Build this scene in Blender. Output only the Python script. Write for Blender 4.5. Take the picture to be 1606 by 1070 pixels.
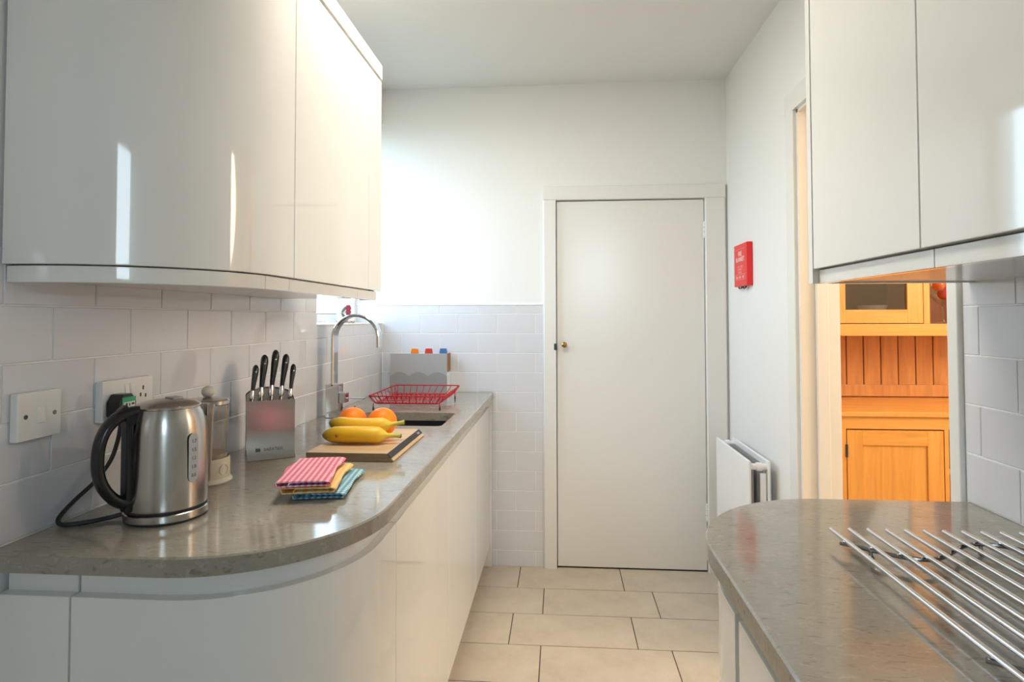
import bpy, bmesh, math, random
from mathutils import Vector, Matrix, Euler

for o in list(bpy.data.objects):
    bpy.data.objects.remove(o)
SC = bpy.context.scene
COL = SC.collection
random.seed(7)
PI = math.pi

# ------------------------------------------------------------------ measures (metres)
XL, XR, D, ZC, ZW = -.949, .858, 3.144, 2.528, .903      # left wall, right wall, back wall, ceiling, worktop
Y0 = -1.9                                                 # wall behind the camera

# ------------------------------------------------------------------ camera
cam_d = bpy.data.cameras.new('camera')
cam = bpy.data.objects.new('camera', cam_d)
COL.objects.link(cam)
F_PX, YAW, PITCH, ROLL, CAM_H, CX, CY = 938.394, -.0769, .0278, -.0016, 1.2884, 806.18, 473.77
def _rot():
    c, s = math.cos(YAW), math.sin(YAW);   A = Matrix(((c, -s, 0), (s, c, 0), (0, 0, 1)))
    c, s = math.cos(PITCH), math.sin(PITCH); B = Matrix(((1, 0, 0), (0, c, s), (0, -s, c)))
    c, s = math.cos(ROLL), math.sin(ROLL);  E = Matrix(((c, 0, s), (0, 1, 0), (-s, 0, c)))
    return E @ B @ A
_R = _rot()
right, fwd, up = Vector(_R[0]), Vector(_R[1]), Vector(_R[2])
M = Matrix((right, up, -fwd)).transposed().to_4x4()
M.translation = (0, 0, CAM_H)
cam.matrix_world = M
cam_d.sensor_width = 36
cam_d.lens = F_PX * 36 / 1606
cam_d.shift_x = (803 - CX) / 1606
cam_d.shift_y = -(535 - CY) / 1606
cam_d.clip_start = .02
SC.camera = cam

# ------------------------------------------------------------------ sky and lights
def world():
    w = bpy.data.worlds.new('sky'); SC.world = w; w.use_nodes = True
    nt = w.node_tree; nt.nodes.clear()
    out = nt.nodes.new('ShaderNodeOutputWorld'); bg = nt.nodes.new('ShaderNodeBackground')
    tc = nt.nodes.new('ShaderNodeTexCoord'); sp = nt.nodes.new('ShaderNodeSeparateXYZ'); rp = nt.nodes.new('ShaderNodeValToRGB')
    mp = nt.nodes.new('ShaderNodeMapRange'); mp.inputs[1].default_value = -1; mp.inputs[2].default_value = 1
    nt.links.new(tc.outputs['Generated'], sp.inputs[0]); nt.links.new(sp.outputs[2], mp.inputs[0]); nt.links.new(mp.outputs[0], rp.inputs[0])
    e = rp.color_ramp.elements
    e[0].position = 0; e[0].color = (.10, .12, .09, 1); e[1].position = 1; e[1].color = (.50, .68, .95, 1)
    a = e.new(.46); a.color = (.14, .16, .13, 1)
    b = e.new(.49); b.color = (.80, .91, 1, 1)
    nt.links.new(rp.outputs[0], bg.inputs[0]); bg.inputs[1].default_value = 7.0
    nt.links.new(bg.outputs[0], out.inputs[0])
world()
def area(name, loc, target, sx, sy, power, col):
    l = bpy.data.lights.new(name, 'AREA'); l.shape = 'RECTANGLE'; l.size = sx; l.size_y = sy; l.energy = power; l.color = col
    o = bpy.data.objects.new(name, l); COL.objects.link(o); o.location = loc
    d = Vector(target) - Vector(loc)
    o.rotation_euler = d.to_track_quat('-Z', 'Y').to_euler()
    return o
def portal(name, loc, target, sx, sy):
    o = area(name, loc, target, sx, sy, 1, (1, 1, 1)); o.data.cycles.is_portal = True
portal('daylight_side_window', (-1.165, 2.71, 1.80), (0, 2.71, 1.80), .84, 1.04)
portal('daylight_rear_window', (.60, Y0 - .11, 1.93), (.60, 0, 1.93), .70, .96)
area('added_ceiling_fill', (-.40, 1.70, ZC - .02), (-.40, 1.70, 0), .42, .75, 10.5, (1.0, .93, .80))  # unseen fill light added under the ceiling to brighten the kitchen
def bulb(name, loc, power, col, r=.06):
    l = bpy.data.lights.new(name, 'POINT'); l.energy = power; l.color = col; l.shadow_soft_size = r
    o = bpy.data.objects.new(name, l); COL.objects.link(o); o.location = loc
bulb('dining_room_lamp', (2.45, 1.50, 2.05), 58, (1.0, .83, .63), .45)
SC.view_settings.view_transform = 'Standard'
SC.view_settings.look = 'None'
SC.view_settings.exposure = 0.95
SC.view_settings.gamma = 1
SC.view_settings.use_curve_mapping = False
SC.cycles.max_bounces = 10
SC.cycles.diffuse_bounces = 6
SC.cycles.glossy_bounces = 6
SC.cycles.transparent_max_bounces = 12
SC.cycles.caustics_reflective = False
SC.cycles.caustics_refractive = False
SC.cycles.sample_clamp_indirect = 6
SC.cycles.use_denoising = True

# ------------------------------------------------------------------ materials
MAT = {}
def mat(name, col, rough=.5, metal=0, spec=.5, coat=0, trans=0, emit=None):
    m = bpy.data.materials.new(name); m.use_nodes = True
    b = m.node_tree.nodes['Principled BSDF']
    b.inputs['Base Color'].default_value = (*col, 1); b.inputs['Roughness'].default_value = rough; b.inputs['Metallic'].default_value = metal
    b.inputs['Specular IOR Level'].default_value = spec; b.inputs['Coat Weight'].default_value = coat; b.inputs['Coat Roughness'].default_value = .03
    b.inputs['Transmission Weight'].default_value = trans
    MAT[name] = m
    return m
def nn(m, t, **k):
    n = m.node_tree.nodes.new(t)
    for a, v in k.items():
        if hasattr(n, a): setattr(n, a, v)
        else: n.inputs[a].default_value = v
    return n
def lk(m, a, b): m.node_tree.links.new(a, b)
def bsdf(m): return m.node_tree.nodes['Principled BSDF']
def coords(m, scale=(1, 1, 1), obj=True, rot=(0, 0, 0)):
    tc = nn(m, 'ShaderNodeTexCoord'); mp = nn(m, 'ShaderNodeMapping')
    mp.inputs['Scale'].default_value = scale; mp.inputs['Rotation'].default_value = rot
    lk(m, tc.outputs['Object' if obj else 'Generated'], mp.inputs['Vector'])
    return mp.outputs[0]
def ramp(m, fac, stops):
    r = nn(m, 'ShaderNodeValToRGB'); e = r.color_ramp.elements
    e[0].position, e[0].color = stops[0][0], (*stops[0][1], 1)
    e[1].position, e[1].color = stops[-1][0], (*stops[-1][1], 1)
    for p, c in stops[1:-1]:
        x = e.new(p); x.color = (*c, 1)
    lk(m, fac, r.inputs[0])
    return r.outputs[0]
def noise(m, vec, scale, detail=3, rough=.5, dist=0):
    n = nn(m, 'ShaderNodeTexNoise'); n.inputs['Scale'].default_value = scale; n.inputs['Detail'].default_value = detail
    n.inputs['Roughness'].default_value = rough; n.inputs['Distortion'].default_value = dist
    lk(m, vec, n.inputs['Vector'])
    return n.outputs['Fac']
def bump(m, fac, strength, dist=.001):
    b = nn(m, 'ShaderNodeBump'); b.inputs['Strength'].default_value = strength; b.inputs['Distance'].default_value = dist
    lk(m, fac, b.inputs['Height']); lk(m, b.outputs[0], bsdf(m).inputs['Normal'])
def mixc(m, fac, a, b, mode='MIX'):
    x = nn(m, 'ShaderNodeMix'); x.data_type = 'RGBA'; x.blend_type = mode
    if isinstance(fac, (int, float)): x.inputs[0].default_value = fac
    else: lk(m, fac, x.inputs[0])
    for s, v in ((6, a), (7, b)):
        if isinstance(v, tuple): x.inputs[s].default_value = (*v, 1)
        else: lk(m, v, x.inputs[s])
    return x.outputs[2]
def mth(m, op, a, b=None):
    n = nn(m, 'ShaderNodeMath'); n.operation = op
    for i, v in enumerate((a, b)):
        if v is None: continue
        if isinstance(v, (int, float)): n.inputs[i].default_value = v
        else: lk(m, v, n.inputs[i])
    return n.outputs[0]

m = mat('wall_paint', (.80, .80, .785), .55, spec=.3); bump(m, noise(m, coords(m), 90, 4), .12, .001)
m = mat('ceiling_paint', (.76, .76, .745), .7, spec=.2); bump(m, noise(m, coords(m), 30, 4), .08, .002)
m = mat('gloss_paint', (.78, .775, .75), .22); bump(m, noise(m, coords(m), 14, 5), .10, .003)
m = mat('gloss_cabinet', (.80, .795, .765), .055, coat=.3); bump(m, noise(m, coords(m), 5, 2), .02, .002)
mat('cabinet_board', (.72, .71, .68), .35)
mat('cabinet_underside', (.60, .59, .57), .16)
mat('rail_white', (.78, .78, .76), .18)
m = mat('wall_tile', (.67, .685, .725), .07, coat=.2); bump(m, noise(m, coords(m), 9, 2), .05, .003)
m = mat('grout_white', (.86, .86, .86), .8)
m = mat('grout_floor', (.10, .08, .062), .9)
m = mat('floor_tile', (.5, .45, .38), .32)
v = coords(m); a = noise(m, v, 7, 6, .65); b = noise(m, v, 60, 4, .6)
c = ramp(m, a, [(.30, (.50, .425, .335)), (.5, (.58, .50, .40)), (.72, (.63, .555, .455))])
c = mixc(m, mth(m, 'MULTIPLY', b, .25), c, (.45, .39, .30)); lk(m, c, bsdf(m).inputs['Base Color'])
bump(m, b, .06, .001)

def stone(name, base, dark, light):
    m = mat(name, base, .10, spec=.55)
    v = coords(m, (1, 1, 1)); vs = coords(m, (48, 120, 80), rot=(0, 0, .35)); vs2 = coords(m, (42, 125, 80), rot=(0, 0, -.5))
    f1 = noise(m, vs, 1.0, 3, .6, 1.2); f2 = noise(m, vs2, 1.0, 2, .5, .8); f3 = noise(m, v, 9, 4, .6); f4 = noise(m, v, 240, 2, .5)
    c = ramp(m, f3, [(.3, tuple(x * .90 for x in base)), (.7, tuple(x * 1.10 for x in base))])
    c = mixc(m, ramp(m, f1, [(.55, (0, 0, 0)), (.74, (.7, .7, .7))]), c, light)
    c = mixc(m, ramp(m, f2, [(.60, (0, 0, 0)), (.74, (.75, .75, .75))]), c, dark)
    c = mixc(m, ramp(m, f4, [(.55, (0, 0, 0)), (.8, (.35, .35, .35))]), c, dark)
    lk(m, c, bsdf(m).inputs['Base Color'])
stone('worktop_stone', (.305, .275, .228), (.17, .145, .115), (.42, .39, .34))

def steel(name, col, rough, sc=(2, 2, 900), amt=.04):
    m = mat(name, col, rough, metal=1)
    f = noise(m, coords(m, sc), 4, 3, .6)
    r = nn(m, 'ShaderNodeMapRange'); r.inputs[3].default_value = rough - amt * .4; r.inputs[4].default_value = rough + amt * .6
    lk(m, f, r.inputs[0]); lk(m, r.outputs[0], bsdf(m).inputs['Roughness'])
    bump(m, f, .003, .0002)
m = mat('brushed_steel', (.52, .50, .47), .26, metal=1); bsdf(m).inputs['Anisotropic'].default_value = .75; bsdf(m).inputs['Anisotropic Rotation'].default_value = .25
steel('block_steel', (.48, .45, .41), .17, (500, 6, 6))
mat('chrome', (.62, .63, .64), .06, metal=1)
mat('rack_steel', (.72, .72, .72), .16, metal=1)
mat('dark_steel', (.30, .30, .30), .25, metal=1)
mat('brass', (.50, .27, .08), .25, metal=1)
mat('black_plastic', (.012, .012, .013), .22)
mat('black_rubber', (.015, .015, .016), .45)
mat('black_composite', (.010, .010, .011), .45)
mat('white_plastic', (.80, .80, .80), .22)
mat('cream_plastic', (.66, .60, .50), .30)
mat('taupe_plastic', (.42, .35, .275), .30)
mat('gauge_plastic', (.42, .44, .47), .12)
mat('gauge_rim', (.62, .64, .66), .15)
mat('marking_dark', (.05, .05, .055), .5)
mat('marking_white', (.80, .78, .78), .5)
mat('marking_pink', (.85, .42, .42), .5)
mat('label_green', (.03, .42, .20), .3)
mat('label_white', (.72, .76, .74), .4)
mat('red_box', (.80, .012, .014), .30)
mat('radiator_white', (.82, .82, .82), .30)
mat('fin_grey', (.42, .43, .45), .5)
mat('grey_case', (.37, .37, .375), .45)
mat('grey_case_dark', (.28, .28, .29), .45)
mat('tab_orange', (.85, .22, .02), .35)
mat('tab_red', (.58, .05, .02), .35)
mat('tab_blue', (.06, .15, .35), .35)
mat('brown_edge', (.32, .13, .04), .5)
mat('red_wire', (.42, .003, .012), .45, spec=.25)
mat('fabric_tape', (.02, .02, .022), .8)
mat('ceramic_white', (.82, .81, .77), .15)
mat('petal_red', (.28, .02, .05), .5)
mat('leaf_dark', (.10, .13, .09), .5)
mat('stone_brown', (.45, .36, .27), .7)
mat('window_white', (.80, .82, .83), .25)
mat('gasket_dark', (.03, .05, .055), .5)
mat('glass_ball_red', (.45, .01, .01), .08)
mat('glass_ball_orange', (.75, .12, .01), .08)
mat('knife_handle', (.014, .014, .015), .28)
mat('carpet', (.32, .25, .18), .95)
mat('room_cream', (.72, .64, .52), .7)
mat('jamb_paint', (.80, .76, .70), .25)

def glass(name, tint, refl=.10, rough=.01):
    m = bpy.data.materials.new(name); m.use_nodes = True; nt = m.node_tree; nt.nodes.clear()
    out = nt.nodes.new('ShaderNodeOutputMaterial'); t = nt.nodes.new('ShaderNodeBsdfTransparent'); g = nt.nodes.new('ShaderNodeBsdfGlossy')
    t.inputs[0].default_value = (*tint, 1); g.inputs['Roughness'].default_value = rough
    fr = nt.nodes.new('ShaderNodeLayerWeight'); fr.inputs[0].default_value = .5
    p = nt.nodes.new('ShaderNodeMath'); p.operation = 'POWER'; p.inputs[1].default_value = 4; nt.links.new(fr.outputs['Facing'], p.inputs[0])
    q = nt.nodes.new('ShaderNodeMath'); q.operation = 'MULTIPLY_ADD'; q.inputs[1].default_value = .8; q.inputs[2].default_value = refl; nt.links.new(p.outputs[0], q.inputs[0])
    x = nt.nodes.new('ShaderNodeMixShader'); nt.links.new(q.outputs[0], x.inputs[0])
    nt.links.new(t.outputs[0], x.inputs[1]); nt.links.new(g.outputs[0], x.inputs[2]); nt.links.new(x.outputs[0], out.inputs[0])
    MAT[name] = m
glass('window_glass', (.93, .97, .97), .04)
glass('obscure_glass', (.74, .79, .81), .04)
glass('cabinet_glass', (.70, .70, .70), .06)
glass('clear_glass', (.95, .96, .95), .05)

def wood(name, c0, c1, c2, scale=(14, 14, 1.1), rough=.38, ring=3.0):
    m = mat(name, c1, rough)
    v = coords(m, scale); a = noise(m, v, 1.6, 5, .6, 1.4); b = noise(m, coords(m, tuple(s * 9 for s in scale)), 1.5, 3, .6)
    c = ramp(m, a, [(.28, c0), (.5, c1), (.75, c2)])
    c = mixc(m, mth(m, 'MULTIPLY', b, .22), c, tuple(x * .6 for x in c0)); lk(m, c, bsdf(m).inputs['Base Color'])
    bump(m, b, .05, .0006)
wood('dresser_wood_upright', (.62, .28, .060), (.72, .345, .080), (.78, .41, .11))
wood('dresser_wood_level', (.62, .28, .060), (.72, .345, .080), (.78, .41, .11), (1.1, 14, 14))
wood('dresser_board_wood', (.50, .225, .075), (.62, .295, .10), (.70, .36, .13), (16, 16, 1.6))
wood('dresser_shaded_wood', (.12, .035, .008), (.17, .05, .010), (.20, .06, .014))  # dresser wood darkened to stand in for the shade in its recesses
wood('board_wood', (.46, .29, .145), (.56, .37, .20), (.63, .44, .25), (2.0, 22, 22), .45)
wood('board_end_grain', (.20, .125, .065), (.26, .165, .09), (.31, .20, .115), (9, 30, 30), .55)

def gingham(name, full, half, white, p):
    m = mat(name, full, .85, spec=.15)
    sp = nn(m, 'ShaderNodeSeparateXYZ'); lk(m, coords(m), sp.inputs[0])
    a = mth(m, 'GREATER_THAN', mth(m, 'FRACT', mth(m, 'DIVIDE', sp.outputs[0], p)), .5)
    b = mth(m, 'GREATER_THAN', mth(m, 'FRACT', mth(m, 'DIVIDE', sp.outputs[1], p)), .5)
    s = mth(m, 'DIVIDE', mth(m, 'ADD', a, b), 2)
    c = ramp(m, s, [(0, white), (.5, half), (1, full)]); lk(m, c, bsdf(m).inputs['Base Color'])
    bump(m, noise(m, coords(m), 900, 2), .25, .0006)
gingham('gingham_pink', (.60, .07, .16), (.72, .26, .34), (.82, .58, .60), .0125)
gingham('gingham_yellow', (.78, .42, .12), (.80, .50, .20), (.82, .60, .32), .0125)
gingham('gingham_blue', (.07, .26, .42), (.24, .44, .52), (.58, .70, .70), .0125)
gingham('gingham_pink_inner', (.45, .04, .22), (.6, .3, .5), (.72, .6, .78), .0125)
gingham('gingham_yellow_inner', (.80, .48, .10), (.80, .62, .32), (.82, .78, .70), .02)
gingham('gingham_blue_inner', (.05, .20, .42), (.3, .5, .68), (.65, .78, .85), .0125)

m = mat('orange_peel', (.90, .22, .008), .42, spec=.25); f = nn(m, 'ShaderNodeTexVoronoi'); f.inputs['Scale'].default_value = 420; lk(m, coords(m), f.inputs['Vector']); bump(m, f.outputs[0], .25, .0008)
c = ramp(m, noise(m, coords(m), 14, 2), [(.3, (.86, .17, .004)), (.7, (.95, .27, .012))]); lk(m, c, bsdf(m).inputs['Base Color'])
mat('orange_navel', (.16, .17, .04), .7)
m = mat('banana_peel', (.80, .47, .03), .42)
sp = nn(m, 'ShaderNodeSeparateXYZ'); lk(m, coords(m), sp.inputs[0])
t = nn(m, 'ShaderNodeMapRange'); t.inputs[1].default_value = -.11; t.inputs[2].default_value = .12; lk(m, sp.outputs[0], t.inputs[0])
c = ramp(m, t.outputs[0], [(.02, (.26, .20, .02)), (.12, (.58, .36, .012)), (.3, (.74, .42, .012)), (.72, (.80, .46, .016)), (.88, (.62, .50, .05)), (1, (.36, .36, .06))])
fl = ramp(m, noise(m, coords(m, (18, 90, 90)), 1.4, 4, .6), [(.66, (0, 0, 0)), (.80, (.7, .7, .7))])
c = mixc(m, fl, c, (.34, .17, .02)); lk(m, c, bsdf(m).inputs['Base Color'])
mat('banana_tip', (.07, .05, .02), .7)
mat('banana_stem', (.45, .42, .06), .5)
mat('bruise', (.42, .10, .01), .6)

# ------------------------------------------------------------------ mesh builder
def fillet(pts, n=6):
    """pts: (x, y) or (x, y, r): corner points with a radius become arcs."""
    out = []
    N = len(pts)
    for i, p in enumerate(pts):
        r = p[2] if len(p) > 2 else 0
        if not r:
            out.append((p[0], p[1])); continue
        a, b, c = Vector(pts[i - 1][:2]), Vector(p[:2]), Vector(pts[(i + 1) % N][:2])
        u, w = (a - b).normalized(), (c - b).normalized()
        half = math.acos(max(-1, min(1, u.dot(w)))) / 2
        t = r / math.tan(half); ctr = b + (u + w).normalized() * (r / math.sin(half))
        s, e = b + u * t - ctr, b + w * t - ctr
        a0 = math.atan2(s.y, s.x); da = math.atan2(e.y, e.x) - a0
        da = (da + PI) % (2 * PI) - PI
        for k in range(n + 1):
            q = a0 + da * k / n
            out.append((ctr.x + r * math.cos(q), ctr.y + r * math.sin(q)))
    return out
def offset_path(path, d):
    """offsets an open 2D path to its left by d."""
    out = []
    for i, p in enumerate(path):
        a = Vector(path[max(i - 1, 0)]); b = Vector(path[min(i + 1, len(path) - 1)]); p = Vector(p)
        t1 = (p - a).normalized() if (p - a).length > 1e-9 else (b - p).normalized()
        t2 = (b - p).normalized() if (b - p).length > 1e-9 else t1
        n = (Vector((-t1.y, t1.x)) + Vector((-t2.y, t2.x))).normalized()
        k = n.dot(Vector((-t1.y, t1.x)))
        q = p + n * (d / max(k, .3)); out.append((q.x, q.y))
    return out
class G:
    def __init__(s): s.bm = bmesh.new()
    def _add(s, t, mt=None):
        if mt is not None: t.transform(mt)
        me = bpy.data.meshes.new('tmp'); t.to_mesh(me); t.free(); s.bm.from_mesh(me); bpy.data.meshes.remove(me)
        return s
    def box(s, x0, x1, y0, y1, z0, z1, bev=0, seg=2, mt=None):
        t = bmesh.new(); bmesh.ops.create_cube(t, size=1)
        for v in t.verts: v.co = ((x0 + x1) / 2 + v.co.x * (x1 - x0), (y0 + y1) / 2 + v.co.y * (y1 - y0), (z0 + z1) / 2 + v.co.z * (z1 - z0))
        if bev: bmesh.ops.bevel(t, geom=t.edges[:], offset=bev, segments=seg, profile=.5, affect='EDGES')
        return s._add(t, mt)
    def prism(s, poly, a, b, axis='z', bev=0, seg=2, mt=None):
        t = bmesh.new()
        def P(u, v, w): return {'z': (u, v, w), 'y': (u, w, v), 'x': (w, u, v)}[axis]
        A = [t.verts.new(P(u, v, a)) for u, v in poly]; B = [t.verts.new(P(u, v, b)) for u, v in poly]
        fa = t.faces.new(A[::-1]); fb = t.faces.new(B); n = len(A)
        for i in range(n): t.faces.new((A[i], A[(i + 1) % n], B[(i + 1) % n], B[i]))
        bmesh.ops.recalc_face_normals(t, faces=t.faces[:])
        if bev:
            es = [e for e in t.edges if (e.calc_face_angle(0) > .5)]
            bmesh.ops.bevel(t, geom=es, offset=bev, segments=seg, profile=.5, affect='EDGES')
        return s._add(t, mt)
    def ribbon(s, path, th, z0, z1, bev=0):
        """a plan path given a thickness to its left, extruded upwards."""
        return s.prism(list(path) + offset_path(path, th)[::-1], z0, z1, 'z', bev)
    def tube(s, pts, r, n=8, closed=False, ry=None, up=None, caps=True, mt=None):
        t = bmesh.new(); P = [Vector(p) for p in pts]; N = len(P); rings = []
        prev = None
        for i in range(N):
            if closed: tg = (P[(i + 1) % N] - P[i - 1]).normalized()
            else: tg = (P[min(i + 1, N - 1)] - P[max(i - 1, 0)]).normalized()
            if up is not None: x = Vector(up)
            elif prev is None: x = Vector((0, 0, 1)) if abs(tg.z) < .9 else Vector((1, 0, 0))
            else: x = prev
            x = (x - tg * x.dot(tg)).normalized(); prev = x; y = tg.cross(x)
            rr = r[i] if isinstance(r, (list, tuple)) else r
            r2 = rr if ry is None else (ry[i] if isinstance(ry, (list, tuple)) else ry)
            rings.append([t.verts.new(P[i] + x * (rr * math.cos(2 * PI * k / n)) + y * (r2 * math.sin(2 * PI * k / n))) for k in range(n)])
        for i in range(N if closed else N - 1):
            a, b = rings[i], rings[(i + 1) % N]
            for k in range(n): t.faces.new((a[k], a[(k + 1) % n], b[(k + 1) % n], b[k]))
        if not closed and caps: t.faces.new(rings[0][::-1]); t.faces.new(rings[-1])
        bmesh.ops.recalc_face_normals(t, faces=t.faces[:])
        return s._add(t, mt)
    def strap(s, pts, w, th, side, mt=None):
        """flat ribbon swept along pts; side is its width direction."""
        t = bmesh.new(); P = [Vector(p) for p in pts]; N = len(P); sd = Vector(side).normalized(); rings = []
        for i in range(N):
            tg = (P[min(i + 1, N - 1)] - P[max(i - 1, 0)]).normalized(); nm = tg.cross(sd).normalized()
            ww = w[i] if isinstance(w, (list, tuple)) else w
            c = min(th, ww) * .25
            prof = [(-ww / 2 + c, -th / 2), (ww / 2 - c, -th / 2), (ww / 2, -th / 2 + c), (ww / 2, th / 2 - c), (ww / 2 - c, th / 2), (-ww / 2 + c, th / 2), (-ww / 2, th / 2 - c), (-ww / 2, -th / 2 + c)]
            rings.append([t.verts.new(P[i] + sd * u + nm * v) for u, v in prof])
        for i in range(N - 1):
            for k in range(8): t.faces.new((rings[i][k], rings[i][(k + 1) % 8], rings[i + 1][(k + 1) % 8], rings[i + 1][k]))
        t.faces.new(rings[0][::-1]); t.faces.new(rings[-1])
        bmesh.ops.recalc_face_normals(t, faces=t.faces[:])
        return s._add(t, mt)
    def lathe(s, prof, c=(0, 0, 0), n=32, mt=None):
        t = bmesh.new(); rings = []
        for r, z in prof:
            if r < 1e-6: rings.append([t.verts.new((c[0], c[1], c[2] + z))])
            else: rings.append([t.verts.new((c[0] + r * math.cos(2 * PI * k / n), c[1] + r * math.sin(2 * PI * k / n), c[2] + z)) for k in range(n)])
        for a, b in zip(rings, rings[1:]):
            for k in range(n):
                q = [a[k % len(a)], a[(k + 1) % len(a)], b[(k + 1) % len(b)], b[k % len(b)]]
                u = []
                for x in q:
                    if x not in u: u.append(x)
                if len(u) > 2:
                    try: t.faces.new(u)
                    except ValueError: pass
        bmesh.ops.recalc_face_normals(t, faces=t.faces[:])
        return s._add(t, mt)
    def ball(s, c, r, n=16, sc=(1, 1, 1), mt=None):
        t = bmesh.new(); bmesh.ops.create_uvsphere(t, u_segments=n * 2, v_segments=n, radius=r)
        for v in t.verts: v.co = Vector((v.co.x * sc[0], v.co.y * sc[1], v.co.z * sc[2])) + Vector(c)
        return s._add(t, mt)
    def slab(s, outline, z0, z1, arris, hole=None):
        """worktop: outline (anticlockwise) with a softened upper arris and an optional hole."""
        t = bmesh.new(); n = len(outline)
        op = offset_path([outline[-1]] + list(outline) + [outline[0]], arris)[1:-1]
        lo = [t.verts.new((x, y, z0)) for x, y in outline]; mi = [t.verts.new((x, y, z1 - arris)) for x, y in outline]; tp = [t.verts.new((x, y, z1)) for x, y in op]
        for a, b in ((lo, mi), (mi, tp)):
            for i in range(n): t.faces.new((a[i], a[(i + 1) % n], b[(i + 1) % n], b[i]))
        te = [t.edges.get((tp[i], tp[(i + 1) % n])) for i in range(n)]; be = [t.edges.get((lo[i], lo[(i + 1) % n])) for i in range(n)]
        if hole:
            k = len(hole); hl = [t.verts.new((x, y, z0)) for x, y in hole]; ht = [t.verts.new((x, y, z1)) for x, y in hole]
            for i in range(k): t.faces.new((hl[i], hl[(i + 1) % k], ht[(i + 1) % k], ht[i]))
            te += [t.edges.get((ht[i], ht[(i + 1) % k])) for i in range(k)]; be += [t.edges.get((hl[i], hl[(i + 1) % k])) for i in range(k)]
        bmesh.ops.triangle_fill(t, use_beauty=True, edges=te); bmesh.ops.triangle_fill(t, use_beauty=True, edges=be)
        bmesh.ops.recalc_face_normals(t, faces=t.faces[:])
        return s._add(t)
    def text(s, body, size, mt, depth=.0004, align='CENTER'):
        cu = bpy.data.curves.new('txt', 'FONT'); cu.body = body; cu.size = size; cu.extrude = depth; cu.align_x = align; cu.align_y = 'CENTER'; cu.resolution_u = 2
        o = bpy.data.objects.new('txt', cu); COL.objects.link(o)
        me = bpy.data.meshes.new_from_object(o.evaluated_get(bpy.context.evaluated_depsgraph_get()))
        bpy.data.objects.remove(o); bpy.data.curves.remove(cu)
        me.transform(mt); s.bm.from_mesh(me); bpy.data.meshes.remove(me)
        return s
    def mesh(s, name, m, ang=35):
        me = bpy.data.meshes.new(name); s.bm.to_mesh(me); s.bm.free(); me.materials.append(MAT[m])
        for p in me.polygons: p.use_smooth = True
        me.set_sharp_from_angle(angle=math.radians(ang))
        return me
    def build(s, name, m, parent=None, ang=35, **props):
        o = bpy.data.objects.new(name, s.mesh(name, m, ang)); COL.objects.link(o)
        if parent is not None: o.parent = parent
        for k, v in props.items(): o[k] = v
        w = o.modifiers.new('weighted', 'WEIGHTED_NORMAL'); w.keep_sharp = True; w.weight = 60
        return o
def thing(name, label, cat, loc=(0, 0, 0), rz=0, group=None):
    o = bpy.data.objects.new(name, None); COL.objects.link(o); o.empty_display_size = .05
    o.location = loc; o.rotation_euler = (0, 0, rz); o['label'] = label; o['category'] = cat
    if group: o['group'] = group
    return o
def struct(g, name, m, ang=35): return g.build(name, m, None, ang, kind='structure')
def basis(x, y, z, t=(0, 0, 0)):
    mm = Matrix((Vector(x), Vector(y), Vector(z))).transposed().to_4x4(); mm.translation = t
    return mm
def arc(cx, cy, r, a0, a1, n):
    return [(cx + r * math.cos(math.radians(a0 + (a1 - a0) * k / n)), cy + r * math.sin(math.radians(a0 + (a1 - a0) * k / n))) for k in range(n + 1)]

# ================================================================== THE ROOM
floor = struct(G().box(-1.15, .99, Y0 - .1, D + .12, -.06, -.0012), 'floor', 'grout_floor')
_tm = {}
def tile_mesh(w, h, m, th, bev):
    k = (round(w, 4), round(h, 4), m)
    if k not in _tm:
        t = bmesh.new(); a, b = w / 2, h / 2
        lo = [t.verts.new((x, y, -th)) for x, y in ((-a, -b), (a, -b), (a, b), (-a, b))]
        mi = [t.verts.new((x, y, -bev)) for x, y in ((-a, -b), (a, -b), (a, b), (-a, b))]
        hi = [t.verts.new((x, y, 0)) for x, y in ((-a + bev, -b + bev), (a - bev, -b + bev), (a - bev, b - bev), (-a + bev, b - bev))]
        t.faces.new(hi)
        for p, q in ((lo, mi), (mi, hi)):
            for i in range(4): t.faces.new((p[i], p[(i + 1) % 4], q[(i + 1) % 4], q[i]))
        me = bpy.data.meshes.new('tile'); t.to_mesh(me); t.free(); me.materials.append(MAT[m]); _tm[k] = me
    return _tm[k]
BL = basis((0, 1, 0), (0, 0, 1), (1, 0, 0)); BB = basis((1, 0, 0), (0, 0, 1), (0, -1, 0)); BR = basis((0, -1, 0), (0, 0, 1), (-1, 0, 0)); BF = Matrix.Identity(4)
def place_tile(name, w, h, m, B, c, parent, th, bev, jit=0):
    o = bpy.data.objects.new(name, tile_mesh(w, h, m, th, bev)); COL.objects.link(o); o.parent = parent
    J = Euler((random.uniform(-jit, jit), random.uniform(-jit, jit), 0)).to_matrix().to_4x4()
    mm = B @ J; mm.translation = c
    o.location = c; o.rotation_euler = mm.to_euler()
def courses(parent, B, axis, fixed, s0, s1, z_rows, off, pitch, skip=None, name='wall_tile', m='wall_tile', gap=.0028, th=.006, bev=.0012, jit=.0016):
    """rows of tiles along one wall between s0 and s1; z_rows: list of (z0, z1, offset in tiles)."""
    for z0, z1, sh in z_rows:
        k = math.floor((s0 - off) / pitch - sh) - 1
        while True:
            a = off + (k + sh) * pitch; b = a + pitch; k += 1
            if a >= s1: break
            a, b = max(a, s0), min(b, s1)
            if b - a < .012: continue
            if skip and skip(a, b, z0, z1): continue
            s, z = (a + b) / 2, (z0 + z1) / 2
            c = {'x': (s, fixed, z), 'y': (fixed, s, z), 'f': (s, z, fixed)}[axis]
            place_tile(name, b - a - gap, z1 - z0 - gap, m, B, c, parent, th, bev, jit)
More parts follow.
